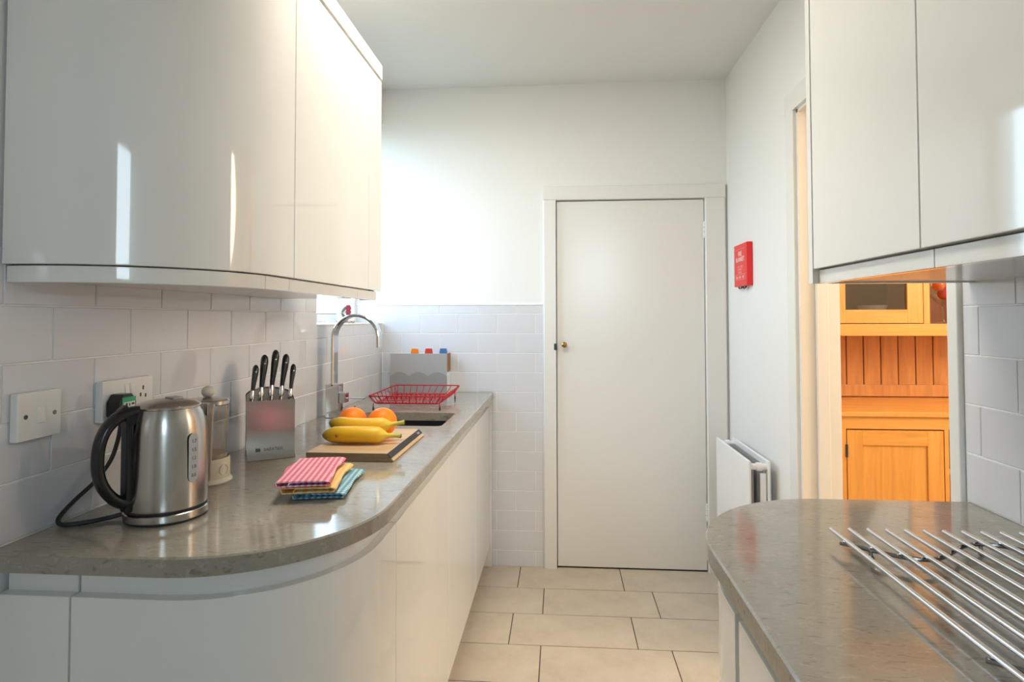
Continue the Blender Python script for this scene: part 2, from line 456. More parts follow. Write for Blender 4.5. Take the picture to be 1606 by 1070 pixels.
# floor tiles, 505 x 250 laid in half bond across the room
rows = []
y = 3.148; k = 0
while y > Y0:
    rows.append((max(y - .2505, Y0), min(y, D + .004), (-.209 if k % 2 == 0 else -.081 - .0) / .508)); y -= .2505; k += 1
courses(floor, BF, 'f', 0.0, XL, XR, rows, 0, .508, name='floor_tile', m='floor_tile', gap=.0042, th=.006, bev=.0008, jit=.0006)

ceiling = struct(G().box(-1.15, .99, Y0 - .1, D + .12, ZC, ZC + .08), 'ceiling', 'ceiling_paint')

# left wall, with the side window's recess next to the back wall
WY0, WZ0, WZ1 = 2.277, 1.265, 2.34
wl = struct(G().box(-1.20, XL - .005, Y0 - .1, WY0, -.003, ZC).box(-1.20, XL - .005, WY0, D + .12, -.003, WZ0 - .006).box(-1.20, XL - .005, WY0, D + .12, WZ1, ZC), 'wall_left', 'wall_paint')
R = .1025; P = .2037
G().box(XL - .0055, XL - .0022, .55, WY0, ZW - .02, ZW + R * 5).box(XL - .0055, XL - .0022, WY0, D, ZW - .02, WZ0 - .004).build('grout', 'grout_white', wl)
lr = [(ZW + R * i, ZW + R * (i + 1), .5 if i % 2 == 0 else 0) for i in range(5)]
lr_low = [r for r in lr[:3]] + [(ZW + R * 3, WZ0 - .002, 0)]
courses(wl, BL, 'y', XL, .55, WY0, lr, 1.0543, P)
courses(wl, BL, 'y', XL, WY0, D - .004, lr_low, 1.0543, P)

# back wall with the door opening
DL, DR, DT = -.020, .745, 1.909
wb = struct(G().box(-1.20, DL, D, D + .1, -.003, ZC).box(DR, .99, D, D + .1, -.003, ZC).box(DL, DR, D, D + .1, DT, ZC), 'wall_back', 'wall_paint')
ZT = ZW + R * 4 + .046
G().box(-1.10, -.088, D - .0028, D + .001, -.002, ZT).build('grout', 'grout_white', wb)
br = [(max(ZW + R * i, 0.0), min(ZW + R * (i + 1), ZT), .5 if i % 2 == 0 else 0) for i in range(-9, 5)]
courses(wb, BB, 'x', D - .0045, XL, -.089, [r for r in br if r[1] < WZ0], -.7406, P, skip=lambda a, b, z0, z1: b < -.42 and z1 < ZW)
courses(wb, BB, 'x', D - .0045, XL, -.089, [r for r in br if r[1] >= WZ0], -.7406, P)
courses(wb, BB, 'x', D - .0045, -1.095, XL, [(max(r[0], WZ0 + .004), r[1], r[2]) for r in br if r[1] >= WZ0], -.7406, P)
struct(G().box(-1.095, -.088, D - .007, D + .002, ZT, ZT + .006, .002), 'trim_1', 'white_plastic')

# right wall with the opening to the dining room
OY0, OY1, OZ = 1.388, 2.225, 2.045
wr = struct(G().box(XR, .99, Y0 - .1, OY0, -.003, ZC).box(XR, .99, OY1, D + .1, -.003, ZC).box(XR, .99, OY0, OY1, OZ, ZC), 'wall_right', 'wall_paint')
G().box(XR - .0028, XR + .001, .2, 1.343, ZW - .02, ZW + R * 5).build('grout', 'grout_white', wr)
def rcourses():
    for i in range(5):
        z0, z1 = ZW + R * i, ZW + R * (i + 1); sh = .5 if i % 2 == 0 else 0
        if i >= 3: sh = .5 if i == 4 else 0
        k = -8
        while True:
            a = 1.2943 + (k + sh) * P; b = a + P; k += 1
            if a >= 1.343: break
            a, b = max(a, .2), min(b, 1.343)
            if b - a < .012: continue
            place_tile('wall_tile', b - a - .0028, z1 - z0 - .0028, 'wall_tile', BR, (XR - .0045, (a + b) / 2, (z0 + z1) / 2), wr, .006, .0012, .0016)
rcourses()
# wall behind the camera with its window
wf = struct(G().box(-1.20, .25, Y0 - .1, Y0, -.003, ZC).box(.95, .99, Y0 - .1, Y0, -.003, ZC).box(.25, .95, Y0 - .1, Y0, -.003, 1.45).box(.25, .95, Y0 - .1, Y0, 2.42, ZC), 'wall_front', 'wall_paint')

# windows
def window(name, axis, f0, f1, s0, s1, z0, z1, bars=()):
    fr = .045
    def B(g, a, b, c, d, bev=.004):
        return g.box(f0, f1, a, b, c, d, bev) if axis == 'x' else g.box(a, b, f0, f1, c, d, bev)
    g = G(); B(g, s0, s0 + fr, z0, z1); B(g, s1 - fr, s1, z0, z1); B(g, s0 + fr, s1 - fr, z0, z0 + fr); B(g, s0 + fr, s1 - fr, z1 - fr, z1)
    for b in bars: B(g, b - .02, b + .02, z0 + fr, z1 - fr)
    w = struct(g, name, 'window_white')
    mid = (f0 + f1) / 2; edges = [s0 + fr] + [x for b in bars for x in (b - .02, b + .02)] + [s1 - fr]
    for a, b in zip(edges[::2], edges[1::2]):
        g = G()
        if axis == 'x': g.box(mid - .003, mid + .003, a - .004, b + .004, z0 + fr - .004, z1 - fr + .004)
        else: g.box(a - .004, b + .004, mid - .003, mid + .003, z0 + fr - .004, z1 - fr + .004)
        g.build('pane', 'obscure_glass' if axis == 'x' else 'window_glass', w)
    return w
w1 = window('window_1', 'x', -1.150, -1.098, WY0 + .001, D - .001, WZ0 + .004, WZ1 - .001)
G().box(-1.098, XL + .003, WY0 + .001, D - .007, WZ0 - .004, WZ0 + .003, .002).build('window_sill', 'white_plastic', w1)
G().box(-1.099, -1.096, WY0 + .045, D - .05, WZ0 + .047, WZ0 + .050).box(-1.099, -1.088, WY0 + .001, WY0 + .012, WZ0 + .004, WZ1 - .05).build('gasket', 'gasket_dark', w1)
window('window_2', 'y', Y0 - .08, Y0 - .02, .251, .949, 1.451, 2.419)

# back door and its frame
d1 = struct(G().box(DL + .003, DR - .003, D + .002, D + .042, .006, DT - .004, .002), 'door_1', 'gloss_paint')
mt = Matrix.Translation((.021, D + .002, 1.152)) @ Matrix.Rotation(PI / 2, 4, 'X')
G().lathe([(0, .036), (.008, .0355), (.0135, .031), (.0145, .026), (.012, .019), (.007, .015), (.006, .006), (.014, .003), (.0145, 0)], n=24, mt=mt).build('door_knob', 'brass', d1)
for z in (1.745, .30):
    g = G()
    for k in range(3): g.tube([(DR - .002, D - .006, z - .036 + k * .0245), (DR - .002, D - .006, z - .036 + k * .0245 + .0225)], .0075, 10)
    g.ball((DR - .002, D - .006, z + .040), .006, 8).ball((DR - .002, D - .006, z - .040), .006, 8).build('hinge', 'white_plastic', d1)
G().box(DL - .012, DL + .004, D - .0225, D - .018, 1.125, 1.158).build('latch_plate', 'gasket_dark', d1)
prof_t = .020
g = G()
g.prism(fillet([(-.087, D), (-.087, D - prof_t, .006), (DL, D - prof_t, .006), (DL, D)]), 0, DT, 'z')
g.prism(fillet([(DR, D), (DR, D - prof_t, .006), (.846, D - prof_t, .006), (.846, D)]), 0, DT, 'z')
g.prism(fillet([(D, DT), (D - prof_t, DT, .006), (D - prof_t, DT + .073, .012), (D, DT + .073)]), -.087, .846, 'x')
struct(g, 'trim_2', 'gloss_paint')
struct(G().box(DL - .05, DR + .05, D + .101, D + .14, -.003, DT + .05), 'door_light_block', 'gloss_paint')  # unseen board added behind the door to block light through its gaps

# doorway lining and architraves
g = G()
g.box(XR - .001, .991, OY1 - .012, OY1 + .001, 0, OZ)
g.box(XR - .001, .991, OY0 - .001, OY0 + .010, 0, OZ)
g.box(XR - .001, .991, OY0, OY1, OZ - .012, OZ + .001)
lin = struct(g, 'trim_4', 'jamb_paint')
G().box(.907, .950, OY1 - .025, OY1 - .012, 0, OZ - .012, .004).box(.907, .950, OY0 + .010, OY0 + .022, 0, OZ - .012, .004).build('door_stop', 'gloss_paint', lin)
G().box(.950, .991, OY1 - .018, OY1 - .012, 0, OZ - .012, .002).build('rebate_strip', 'gloss_paint', lin)
g = G()
g.prism(fillet([(XR, OY1 + .004), (XR - .014, OY1 + .004, .004), (XR - .014, OY1 + .078, .008), (XR, OY1 + .078)]), 0, OZ, 'z')
g.prism(fillet([(XR, OY0 - .006), (XR - .014, OY0 - .006, .004), (XR - .014, 1.346, .004), (XR, 1.346)]), 0, OZ, 'z')
g.prism(fillet([(1.346, OZ), (OY1 + .078, OZ), (OY1 + .078, OZ + .074, .008), (1.346, OZ + .074)]), XR - .014, XR, 'x')
struct(g, 'trim_5', 'gloss_paint')

# the dining room beyond
struct(G().box(.99, 3.3, .2, 3.2, -.06, -.001), 'floor_dining', 'carpet')
struct(G().box(.99, 3.3, .2, 3.2, 2.45, 2.5), 'ceiling_dining', 'ceiling_paint')
struct(G().box(.99, 3.4, 3.12, 3.2, -.001, 2.45), 'wall_dining_back', 'room_cream')
struct(G().box(3.3, 3.4, .2, 3.12, -.001, 2.45), 'wall_dining_right', 'room_cream')
struct(G().box(.99, 3.4, .1, .2, -.001, 2.45), 'wall_dining_front', 'room_cream')

# ================================================================== LEFT BASE UNITS
DT_, DB_ = .826, .096                        # door top / bottom
XF = -.372                                   # door face
YF = .950
R0 = .28
corner = arc(-.652, 1.230, R0, -90, 0, 20)   # plan of the curved corner, face line
def base_rail(path, parent): G().ribbon(offset_path(path, .020), .012, .800, ZW - .0325, .002).build('handle_rail', 'rail_white', parent)
c1 = thing('curved_base_cabinet', 'white gloss base cabinet with curved door, near end of the left run', 'cabinet', (0, 0, 0))
G().ribbon([(XL + .002, YF), (-.8175, YF)], .020, DB_, DT_, .002).build('filler_panel', 'gloss_cabinet', c1, label='flat narrow panel left of the curved door')
G().ribbon([(-.8145, YF)] + corner + [(XF, 1.346)], .020, DB_, DT_, .002).build('door', 'gloss_cabinet', c1, label='curved door')
G().ribbon(offset_path([(XL + .003, YF), (-.818, YF)], .020), .012, .800, ZW - .0325, .002).build('handle_rail', 'rail_white', c1)
base_rail([(-.814, YF)] + corner + [(XF, 1.346)], c1)
ip = offset_path([(XL + .003, YF)] + corner + [(XF, 1.346)], .036)
G().prism(ip + [(XL + .003, 1.346)], .12, .80, 'z').build('carcass', 'cabinet_board', c1)
ip = offset_path([(XL + .003, YF)] + corner + [(XF, 1.346)], .055)
G().prism(ip + [(XL + .003, 1.346)], 0.001, .119, 'z').build('plinth', 'gloss_cabinet', c1)
for i, (ya, yb, lab) in enumerate(((1.349, 1.990, 'straight white gloss base cabinet beside the curved corner door on the left'), (1.993, 2.622, 'straight white gloss base cabinet under the sink'), (2.625, 3.121, 'straight white gloss base cabinet nearest the back wall on the left'))):
    c = thing('base_cabinet', lab, 'cabinet', (0, 0, 0), group='straight base cabinets of the left run')
    G().ribbon([(XF, ya), (XF, yb)], .020, DB_, DT_, .002).build('door', 'gloss_cabinet', c)
    base_rail([(XF, ya), (XF, yb)], c)
    top = .66 if i == 1 else .80
    G().box(XL + .003, XF - .036, ya, yb, .12, top).build('carcass', 'cabinet_board', c)
    G().box(XL + .003, XF - .055, ya, yb, .001, .119).build('plinth', 'gloss_cabinet', c)
G().box(XL + .003, -.358, 3.123, D - .008, .001, ZW - .0325, .001).build('end_panel', 'gloss_cabinet', None, label='thin white upright panel closing the left run against the back wall tiles', category='panel')

wt = thing('worktop', 'beige grey speckled stone worktop of the left run with rounded near corner', 'worktop', (0, 0, ZW))
SX0, SX1, SY0, SY1 = -.80, -.427, 2.130, 2.430
outline = [(XL + .001, D - .008), (XL + .001, .930)] + arc(-.652, 1.230, .300, -90, 0, 24) + [(-.352, D - .008)]
hole = fillet([(SX0, SY0, .02), (SX1, SY0, .02), (SX1, SY1, .02), (SX0, SY1, .02)], 4)
G().slab(outline, -.032, 0, .003, hole).build('stone_slab', 'worktop_stone', wt)
sink = thing('kitchen_sink', 'black undermounted sink bowl set into the left worktop', 'sink', (0, 0, 0))
g = G(); t = .006; o_ = .008
zb, zt = .70, ZW - .033
g.box(SX0 - o_, SX0 - o_ + t, SY0 - o_, SY1 + o_, zb, zt).box(SX1 + o_ - t, SX1 + o_, SY0 - o_, SY1 + o_, zb, zt)
g.box(SX0 - o_, SX1 + o_, SY0 - o_, SY0 - o_ + t, zb, zt).box(SX0 - o_, SX1 + o_, SY1 + o_ - t, SY1 + o_, zb, zt).box(SX0 - o_, SX1 + o_, SY0 - o_, SY1 + o_, zb - .006, zb + .001)
g.build('bowl', 'black_composite', sink)
G().lathe([(0, .003), (.03, .003), (.043, .001), (.045, 0)], (-.61, 2.28, zb + .001), 24).build('drain', 'chrome', sink)

# tap
tp = thing('kitchen_tap', 'tall chrome tap with a square body and flat arched spout behind the sink', 'tap', (-.885, 2.295, ZW))
G().box(-.027, .027, -.025, .025, .0005, .132, .002).build('body', 'chrome', tp)
pts = [(0, 0, .125), (0, 0, .21), (0, 0, .309)] + [(.090 - .090 * math.cos(PI * k / 20), 0, .309 + .090 * math.sin(PI * k / 20)) for k in range(1, 21)] + [(.180, 0, .274)]
G().strap(pts, .050, .011, (0, 1, 0)).build('spout', 'chrome', tp)
lv = G().box(.027, .052, -.020, .020, .058, .098, .002).build('lever_block', 'chrome', tp)
G().tube([(.05, 0, .075), (.122, 0, .074)], .0028, 10).build('lever', 'chrome', lv)

# ================================================================== LEFT WALL UNITS
ZD, ZP, ZU = 1.383, 1.352, 2.110
XU = -.615
wc = arc(-.920, 1.250, .305, -90, 0, 22)
pathA = [(XL + .002, .945)] + wc + [(XU, 1.342)]
u1 = thing('curved_wall_cabinet', 'glossy cream wall cabinet with curved door at the near end of the left wall', 'cabinet', (0, 0, 0))
G().ribbon(pathA, .020, ZD, ZU, .002).build('door', 'gloss_cabinet', u1, label='curved door')
ip = offset_path(pathA, .024)
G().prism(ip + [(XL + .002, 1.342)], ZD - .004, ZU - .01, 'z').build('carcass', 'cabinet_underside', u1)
u2 = thing('wall_cabinet', 'glossy cream wall cabinet with a flat door in the middle of the left wall run', 'cabinet', (0, 0, 0), group='flat wall cabinets of the left run')
G().ribbon([(XU, 1.345), (XU, 1.882)], .020, ZD, ZU, .002).build('door', 'gloss_cabinet', u2)
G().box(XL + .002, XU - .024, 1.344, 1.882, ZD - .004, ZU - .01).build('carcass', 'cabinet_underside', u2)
u3 = thing('wall_cabinet', 'narrow glossy cream wall cabinet at the far end of the left wall run', 'cabinet', (0, 0, 0), group='flat wall cabinets of the left run')
G().ribbon(fillet([(XU, 1.885), (XU, 2.030, .018), (XU - .045, 2.030)], 5), .020, ZD, ZU, .0015).build('door', 'gloss_cabinet', u3)
G().box(XL + .002, XU - .024, 1.884, 2.006, ZD - .004, ZU - .01).build('carcass', 'cabinet_underside', u3)
G().box(XL + .002, XU - .04, 2.008, 2.030, ZD - .004, ZU - .01).build('side_panel', 'gloss_cabinet', u3)
pel = thing('light_pelmet', 'glossy cream pelmet strip running under the left wall cabinets', 'pelmet', (0, 0, 0))
pp = offset_path(pathA, .010)
def clip(path, y1): return [p for p in path if p[1] <= y1]
pA = clip(pp, 1.24)
G().ribbon(pA, .018, ZP, ZD - .002, .0012).build('pelmet_piece', 'gloss_cabinet', pel)
XP = pp[-1][0]
k0 = [p for p in pp if 1.24 < p[1] < 1.34]
for a, b in ((pA[-1][1] + .001, 1.339), (1.341, 1.806)):
    mid = [p for p in k0 if a < p[1] < b]
    s = [((pA[-1][0] + .0003) if a < 1.3 else XP, a)] + mid + [(XP, b)]
    G().ribbon(s, .018, ZP, ZD - .002, .0012).build('pelmet_piece', 'gloss_cabinet', pel)
G().ribbon(fillet([(XP, 1.808), (XP, 2.020, .03), (XP - .06, 2.020)], 6), .018, ZP, ZD - .002, .0012).build('pelmet_piece', 'gloss_cabinet', pel)
ip = offset_path(pathA, .030)
G().prism(ip[:-1] + [(XP - .020, 1.30), (XP - .020, 2.0), (XL + .002, 2.0)], ZP + .006, ZP + .022, 'z').build('underside_panel', 'cabinet_underside', pel)
cor = thing('cornice', 'cream gloss cornice strip along the top of the left wall cabinets', 'cornice', (0, 0, 0))
cp = offset_path(pathA[:-1], -.004)
G().ribbon(fillet([(XL + .002, .941)] + cp[1:] + [(XU + .004, 2.036, .03), (XU - .06, 2.036)], 6), .05, ZU + .006, ZU + .056, .003).build('cornice_piece', 'gloss_cabinet', cor)

# ================================================================== RIGHT BASE UNITS
XQ = .270
rc = thing('curved_base_cabinet', 'white gloss base cabinet with curved door at the far end of the right run', 'cabinet', (0, 0, 0))
rpath = [(XR - .004, 1.315)] + arc(.550, 1.035, .280, 90, 180, 20) + [(XQ, .972)]
G().ribbon([(p[0], p[1]) for p in rpath], .020, DB_, DT_, .002).build('door', 'gloss_cabinet', rc, label='curved door')
base_rail(rpath, rc)
ip = offset_path(rpath, .036)
G().prism(ip + [(XR - .004, .972)], .12, .80, 'z').build('carcass', 'cabinet_board', rc)
ip = offset_path(rpath, .055)
G().prism(ip + [(XR - .004, .972)], .001, .119, 'z').build('plinth', 'gloss_cabinet', rc)
for ya, yb, lab in ((.452, .952, 'straight white gloss base cabinet beside the curved right cabinet'),):
    c = thing('base_cabinet', lab, 'cabinet', (0, 0, 0))
    G().ribbon([(XQ, yb), (XQ, ya)], .020, DB_, DT_, .002).build('door', 'gloss_cabinet', c)
    base_rail([(XQ, yb + .010), (XQ, ya)], c)
    G().box(XQ + .036, XR - .004, ya, .970, .12, .80).build('carcass', 'cabinet_board', c)
    G().box(XQ + .055, XR - .004, ya, .970, .001, .119).build('plinth', 'gloss_cabinet', c)
wt2 = thing('worktop', 'beige grey speckled stone worktop of the right run with rounded far corner', 'worktop', (0, 0, ZW))
G().slab([(XR - .001, .20), (XR - .001, 1.336)] + arc(.550, 1.036, .300, 90, 180, 24) + [(.250, .20)], -.032, 0, .003).build('stone_slab', 'worktop_stone', wt2)

# ================================================================== RIGHT WALL UNITS
XW, ZD2, ZP2 = .530, 1.391, 1.361
ru = thing('wall_cabinet', 'pale gloss wall cabinet nearest the doorway on the right, with its end panel', 'cabinet', (0, 0, 0), group='wall cabinets of the right run')
G().ribbon([(XW, 1.297), (XW, .9255)], .020, ZD2, ZU, .002).build('door', 'gloss_cabinet', ru)
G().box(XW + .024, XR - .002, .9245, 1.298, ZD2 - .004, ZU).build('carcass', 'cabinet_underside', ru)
G().box(XW - .001, XR - .002, 1.300, 1.320, ZP2, ZU + .01, .001).build('end_panel', 'gloss_cabinet', ru)
ru2 = thing('wall_cabinet', 'pale gloss wall cabinet at the right edge above the tiled wall', 'cabinet', (0, 0, 0), group='wall cabinets of the right run')
G().ribbon([(XW, .9225), (XW, .422)], .020, ZD2, ZU, .002).build('door', 'gloss_cabinet', ru2)
G().box(XW + .024, XR - .002, .422, .9235, ZD2 - .004, ZU).build('carcass', 'cabinet_underside', ru2)
pr = thing('light_pelmet', 'pale gloss pelmet strip running under the right wall cabinets', 'pelmet', (0, 0, 0))
for a, b in ((1.299, .9125), (.9105, .422)):
    G().ribbon([(XW + .012, a), (XW + .012, b)], .018, ZP2, ZD2 - .002, .0012).build('pelmet_piece', 'gloss_cabinet', pr)
G().box(XW + .031, XR - .002, .422, 1.299, ZP2 + .003, ZP2 + .016).build('underside_panel', 'cabinet_underside', pr)

# ================================================================== THINGS ON THE LEFT WALL
sw = thing('light_switch', 'square white light switch plate on the left wall tiles, nearest the camera', 'switch', (XL, 1.013, 1.117))
G().box(.0005, .016, -.046, .046, -.0425, .0425, .003).build('plate', 'white_plastic', sw)
g = G().box(.015, .0175, -.009, .009, -.0145, .0145, .0006)
g.prism([(.0165, -.013), (.021, -.013), (.0175, .013), (.0165, .013)], -.0075, .0075, 'y'); g.build('rocker', 'white_plastic', sw)
for s in (-1, 1):
    G().tube([(.0155, s * .030, 0), (.0168, s * .030, 0)], .0042, 12).build('screw', 'dark_steel', sw)
so = thing('wall_socket', 'white double wall socket on the left tiles behind the kettle', 'socket', (XL, 1.232, 1.118))
G().box(.0005, .018, -.075, .077, -.0425, .0425, .003).build('plate', 'white_plastic', so)
for y in (-.008, .008):
    g = G().box(.017, .0192, y - .0065, y + .0065, .008, .032, .0006)
    g.prism([(.0185, .010), (.0225, .010), (.0195, .030), (.0185, .030)], y - .0052, y + .0052, 'y'); g.build('rocker', 'white_plastic', so)
for y, z, w, h in ((.036, .003, .0022, .004), (.052, .0, .0022, .004), (.044, .018, .002, .0045)):
    G().box(.0177, .0184, y - w, y + w, z - h, z + h).build('pin_hole', 'black_rubber', so)

# ================================================================== KETTLE
KC = (-.773, 1.132)
ka = math.radians(-120.4)
kb = thing('kettle_base', 'steel rimmed power base under the kettle with black cord and plug', 'kettle base', (KC[0], KC[1], ZW), ka)
G().lathe([(0, .0005), (.069, .0005), (.0727, .002), (.0727, .004)], n=48).build('foot_ring', 'black_rubber', kb)
G().lathe([(.0727, .004), (.074, .006), (.0735, .017), (.0714, .0185), (0, .0185)], n=48).build('base_rim', 'brushed_steel', kb)
# cord from the base to the socket, in world coordinates turned into the base's own frame
Lk = Matrix.Translation((KC[0], KC[1], ZW)) @ Matrix.Rotation(ka, 4, 'Z'); Li = Lk.inverted()
def smooth(pts, n=6):
    P = [Vector(p) for p in pts]; out = []
    for i in range(len(P) - 1):
        a, b, c, d = P[max(i - 1, 0)], P[i], P[i + 1], P[min(i + 2, len(P) - 1)]
        for k in range(n):
            t = k / n
            out.append(.5 * ((2 * b) + (c - a) * t + (2 * a - 5 * b + 4 * c - d) * t * t + (3 * b - a - 3 * c + d) * t ** 3))
    return out + [P[-1]]
cord = [(-.915, 1.187, 1.088), (-.914, 1.186, 1.065), (-.918, 1.182, 1.03), (-.925, 1.172, .995), (-.932, 1.140, .962), (-.936, 1.095, .938), (-.936, 1.062, .918), (-.925, 1.052, .9085), (-.905, 1.058, .9075), (-.882, 1.075, .9075), (-.862, 1.095, .9085), (-.846, 1.106, .912)]
G().tube([Li @ p for p in smooth(cord)], .0042, 10).build('cord', 'black_rubber', kb)
plug = G()
PT = Li @ Matrix.Translation((XL + .0185, 1.190, 1.107))
plug.prism(fillet([(-.025, -.020, .006), (-.013, -.026, .006), (.013, -.026, .006), (.025, -.020, .006), (.025, .010, .006), (.012, .026, .006), (-.012, .026, .006), (-.025, .010, .006)], 3), 0, .030, 'x', .003, mt=PT)
pl = plug.build('plug', 'black_plastic', kb)
G().box(.0300, .0308, -.017, .020, -.019, .014, .0003, mt=PT).build('plug_label', 'label_white', pl, label='white and green sticker on the plug')
g = G().box(.0302, .0313, -.018, .021, .009, .019, .0003, mt=PT).box(.0302, .0311, -.018, -.014, -.019, .009, mt=PT).build('label_band', 'label_green', pl)
g = G()
for (y, z, w, h) in ((-.006, .003, .003, .0035), (.003, .003, .0015, .003), (.013, .004, .004, .002), (-.008, -.009, .003, .0035), (0, -.009, .0022, .003), (.007, -.008, .0015, .0035), (.014, -.008, .003, .0035)):
    g.box(.0306, .0312, y - w, y + w, z - h, z + h, mt=PT)
g.build('label_print', 'marking_dark', pl)

kt = thing('electric_kettle', 'brushed steel electric kettle with black loop handle and water gauge', 'kettle', (KC[0], KC[1], ZW + .0190), ka); kt.scale = (.86, .86, .982)
G().lathe([(0, 0.0005), (.069, .0005), (.083, .0012), (.083, .006), (.080, .0065)], n=48).build('bottom_seal', 'black_rubber', kt)
G().lathe([(0, .006), (.083, .006), (.0838, .010), (.0836, .06), (.0826, .11), (.0808, .150), (.0770, .172), (.0710, .188), (.0665, .195), (.0655, .198)], n=64).build('body', 'brushed_steel', kt)
ld = G().lathe([(.0675, .197), (.0680, .200), (.0660, .203), (.054, .2085), (.030, .2125), (0, .2135)], n=48).build('lid', 'brushed_steel', kt)
G().box(-.026, .000, -.018, .018, .2105, .2160, .002).build('lid_button', 'dark_steel', ld)
hp = [(.056, 0, .193), (.074, 0, .1945), (.094, 0, .191), (.112, 0, .182), (.128, 0, .165), (.138, 0, .140), (.141, 0, .110), (.138, 0, .082), (.128, 0, .058), (.114, 0, .040), (.102, 0, .030), (.091, 0, .025), (.082, 0, .024)]
hs = smooth(hp, 4)
hd = G().tube(hs, [.0175] * len(hs), 16, ry=[.0115] * len(hs), up=(0, 1, 0)).build('handle', 'black_plastic', kt)
G().box(.078, .092, -.016, .016, .006, .178, .004).build('handle_strip', 'black_plastic', kt)
G().prism(fillet([(.062, .178), (.092, .165), (.094, .192, .006), (.066, .203, .004)]), -.016, .016, 'y', .002).build('hinge_cover', 'black_plastic', kt)
G().prism(fillet([(.084, .203), (.102, .193), (.106, .200, .003), (.090, .211, .004)]), -.010, .010, 'y', .002).build('switch', 'black_plastic', hd)
G().prism([(-.080, -.020), (-.098, 0), (-.080, .020)], .170, .196, 'z', .003).build('spout', 'brushed_steel', kt)
for sgn in (1,):
    ga = math.radians(101)
    GM = Matrix.Rotation(ga, 4, 'Z')
    def gcap(r, z0, z1, x0, x1):
        pts = [(r * math.cos(math.radians(180 - 0 + 180 * k / 12)) , z0 + r * math.sin(math.radians(180 + 180 * k / 12))) for k in range(13)] + [(r * math.cos(math.radians(180 * k / 12)), z1 + r * math.sin(math.radians(180 * k / 12))) for k in range(13)]
        return pts
    gr = G().prism(gcap(.0155, .065, .139, 0, 0), .0795, .0727, 'x', .0012, mt=GM).build('water_gauge', 'gauge_rim', kt)
    G().prism(gcap(.0118, .066, .138, 0, 0), .0838, .0852, 'x', .0006, mt=GM).build('gauge_window', 'gauge_plastic', gr)
    g = G()
    for k, s in enumerate(('1.7', '1.5', '1.2', '1.0', '0.5')):
        TB = GM @ basis((0, 1, 0), (0, 0, 1), (1, 0, 0), (.0854, 0.001, .134 - k * .0165))
        g.text(s, .0095, TB, .0002)
    g.build('gauge_numbers', 'marking_dark', gr)

# ================================================================== CAFETIERE
cf = thing('cafetiere', 'glass cafetiere with cream base and handle, half hidden behind the kettle', 'cafetiere', (-.838, 1.372, ZW), math.radians(-62))
G().lathe([(0, .0005), (.055, .0005), (.056, .004), (.052, .010), (.0505, .012), (.0495, .056), (.0475, .058), (.046, .05), (0, .05)], n=40).build('base', 'cream_plastic', cf)
G().lathe([(0, .051), (.045, .051), (.0455, .18), (.047, .186), (.0440, .186), (.0430, .055), (0, .055)], n=40).build('beaker', 'clear_glass', cf)
G().lathe([(0, .0560), (.042, .0560), (.042, .066), (0, .068)], n=32).build('coffee', 'stone_brown', cf, label='dark coffee grounds in the bottom')
l_ = G().lathe([(.048, .182), (.050, .184), (.050, .192), (.047, .1955), (.012, .199), (0, .199)], n=40).build('lid', 'brushed_steel', cf)
G().ball((0, 0, .2125), .0145, 12).tube([(0, 0, .197), (0, 0, .203)], .004, 10).build('lid_knob', 'cream_plastic', l_)
G().strap(smooth([(.046, 0, .185), (.060, 0, .183), (.066, 0, .160), (.066, 0, .120), (.063, 0, .070), (.058, 0, .030), (.052, 0, .016)], 4), [.036 - .016 * k / 24 for k in range(25)], .008, (0, 1, 0)).build('handle', 'taupe_plastic', cf)
GB = Matrix.Rotation(math.radians(48), 4, 'Z')
G().tube([(.0503, .012 * math.cos(2 * PI * k / 20), .032 + .012 * math.sin(2 * PI * k / 20)) for k in range(20)], .0008, 6, closed=True, mt=GB).build('emblem', 'cream_plastic', cf)

# ================================================================== KNIFE BLOCK AND KNIVES
ba = math.radians(32.8); BO = (-.801, 1.612)
kbk = thing('knife_block', 'brushed steel knife block with flat front and rounded back against the tiles', 'knife block', (BO[0], BO[1], ZW), ba)
plan = [(-.062, 0), (.062, 0), (.062, .045)] + [(.062 * math.cos(PI * k / 16), .045 + .062 * math.sin(PI * k / 16)) for k in range(1, 16)] + [(-.062, .045)]
t = bmesh.new()
def ztop(y): return .157 + .030 * (y / .107)
lo = [t.verts.new((x, y, .001)) for x, y in plan]; hi = [t.verts.new((x, y, ztop(y))) for x, y in plan]; n = len(plan)
for i in range(n): t.faces.new((lo[i], lo[(i + 1) % n], hi[(i + 1) % n], hi[i]))
t.faces.new(lo[::-1]); bmesh.ops.recalc_face_normals(t, faces=t.faces[:])
g = G(); g._add(t); g.build('shell', 'block_steel', kbk)
t = bmesh.new(); t.faces.new([t.verts.new((x * .97, .002 + y * .965, ztop(y) - .003)) for x, y in plan]); g = G(); g._add(t); g.build('slot_plate', 'dark_steel', kbk)
fp = [(.0005, .001), (-.020, .001), (-.0165, .008), (-.0105, .023), (-.0060, .040), (-.0028, .060), (-.0012, .085), (-.0012, .12), (-.0030, .160), (.0005, .160)]
G().prism(fp, -.0625, .0625, 'x', .0004).build('front_plate', 'block_steel', kbk)
nrm = Vector((0, -.99, .12)).normalized()
TB = basis((1, 0, 0), (0, .30, .954), (0, -.954, .30), (.006, -.0101, .027))
g = G().text('SABATIER', .0115, TB, .0004)
g.box(-.006, .006, -.0045, .0045, -.0002, .0006, mt=TB @ Matrix.Translation((-.040, 0, 0)))
g.build('lettering', 'marking_dark', kbk)
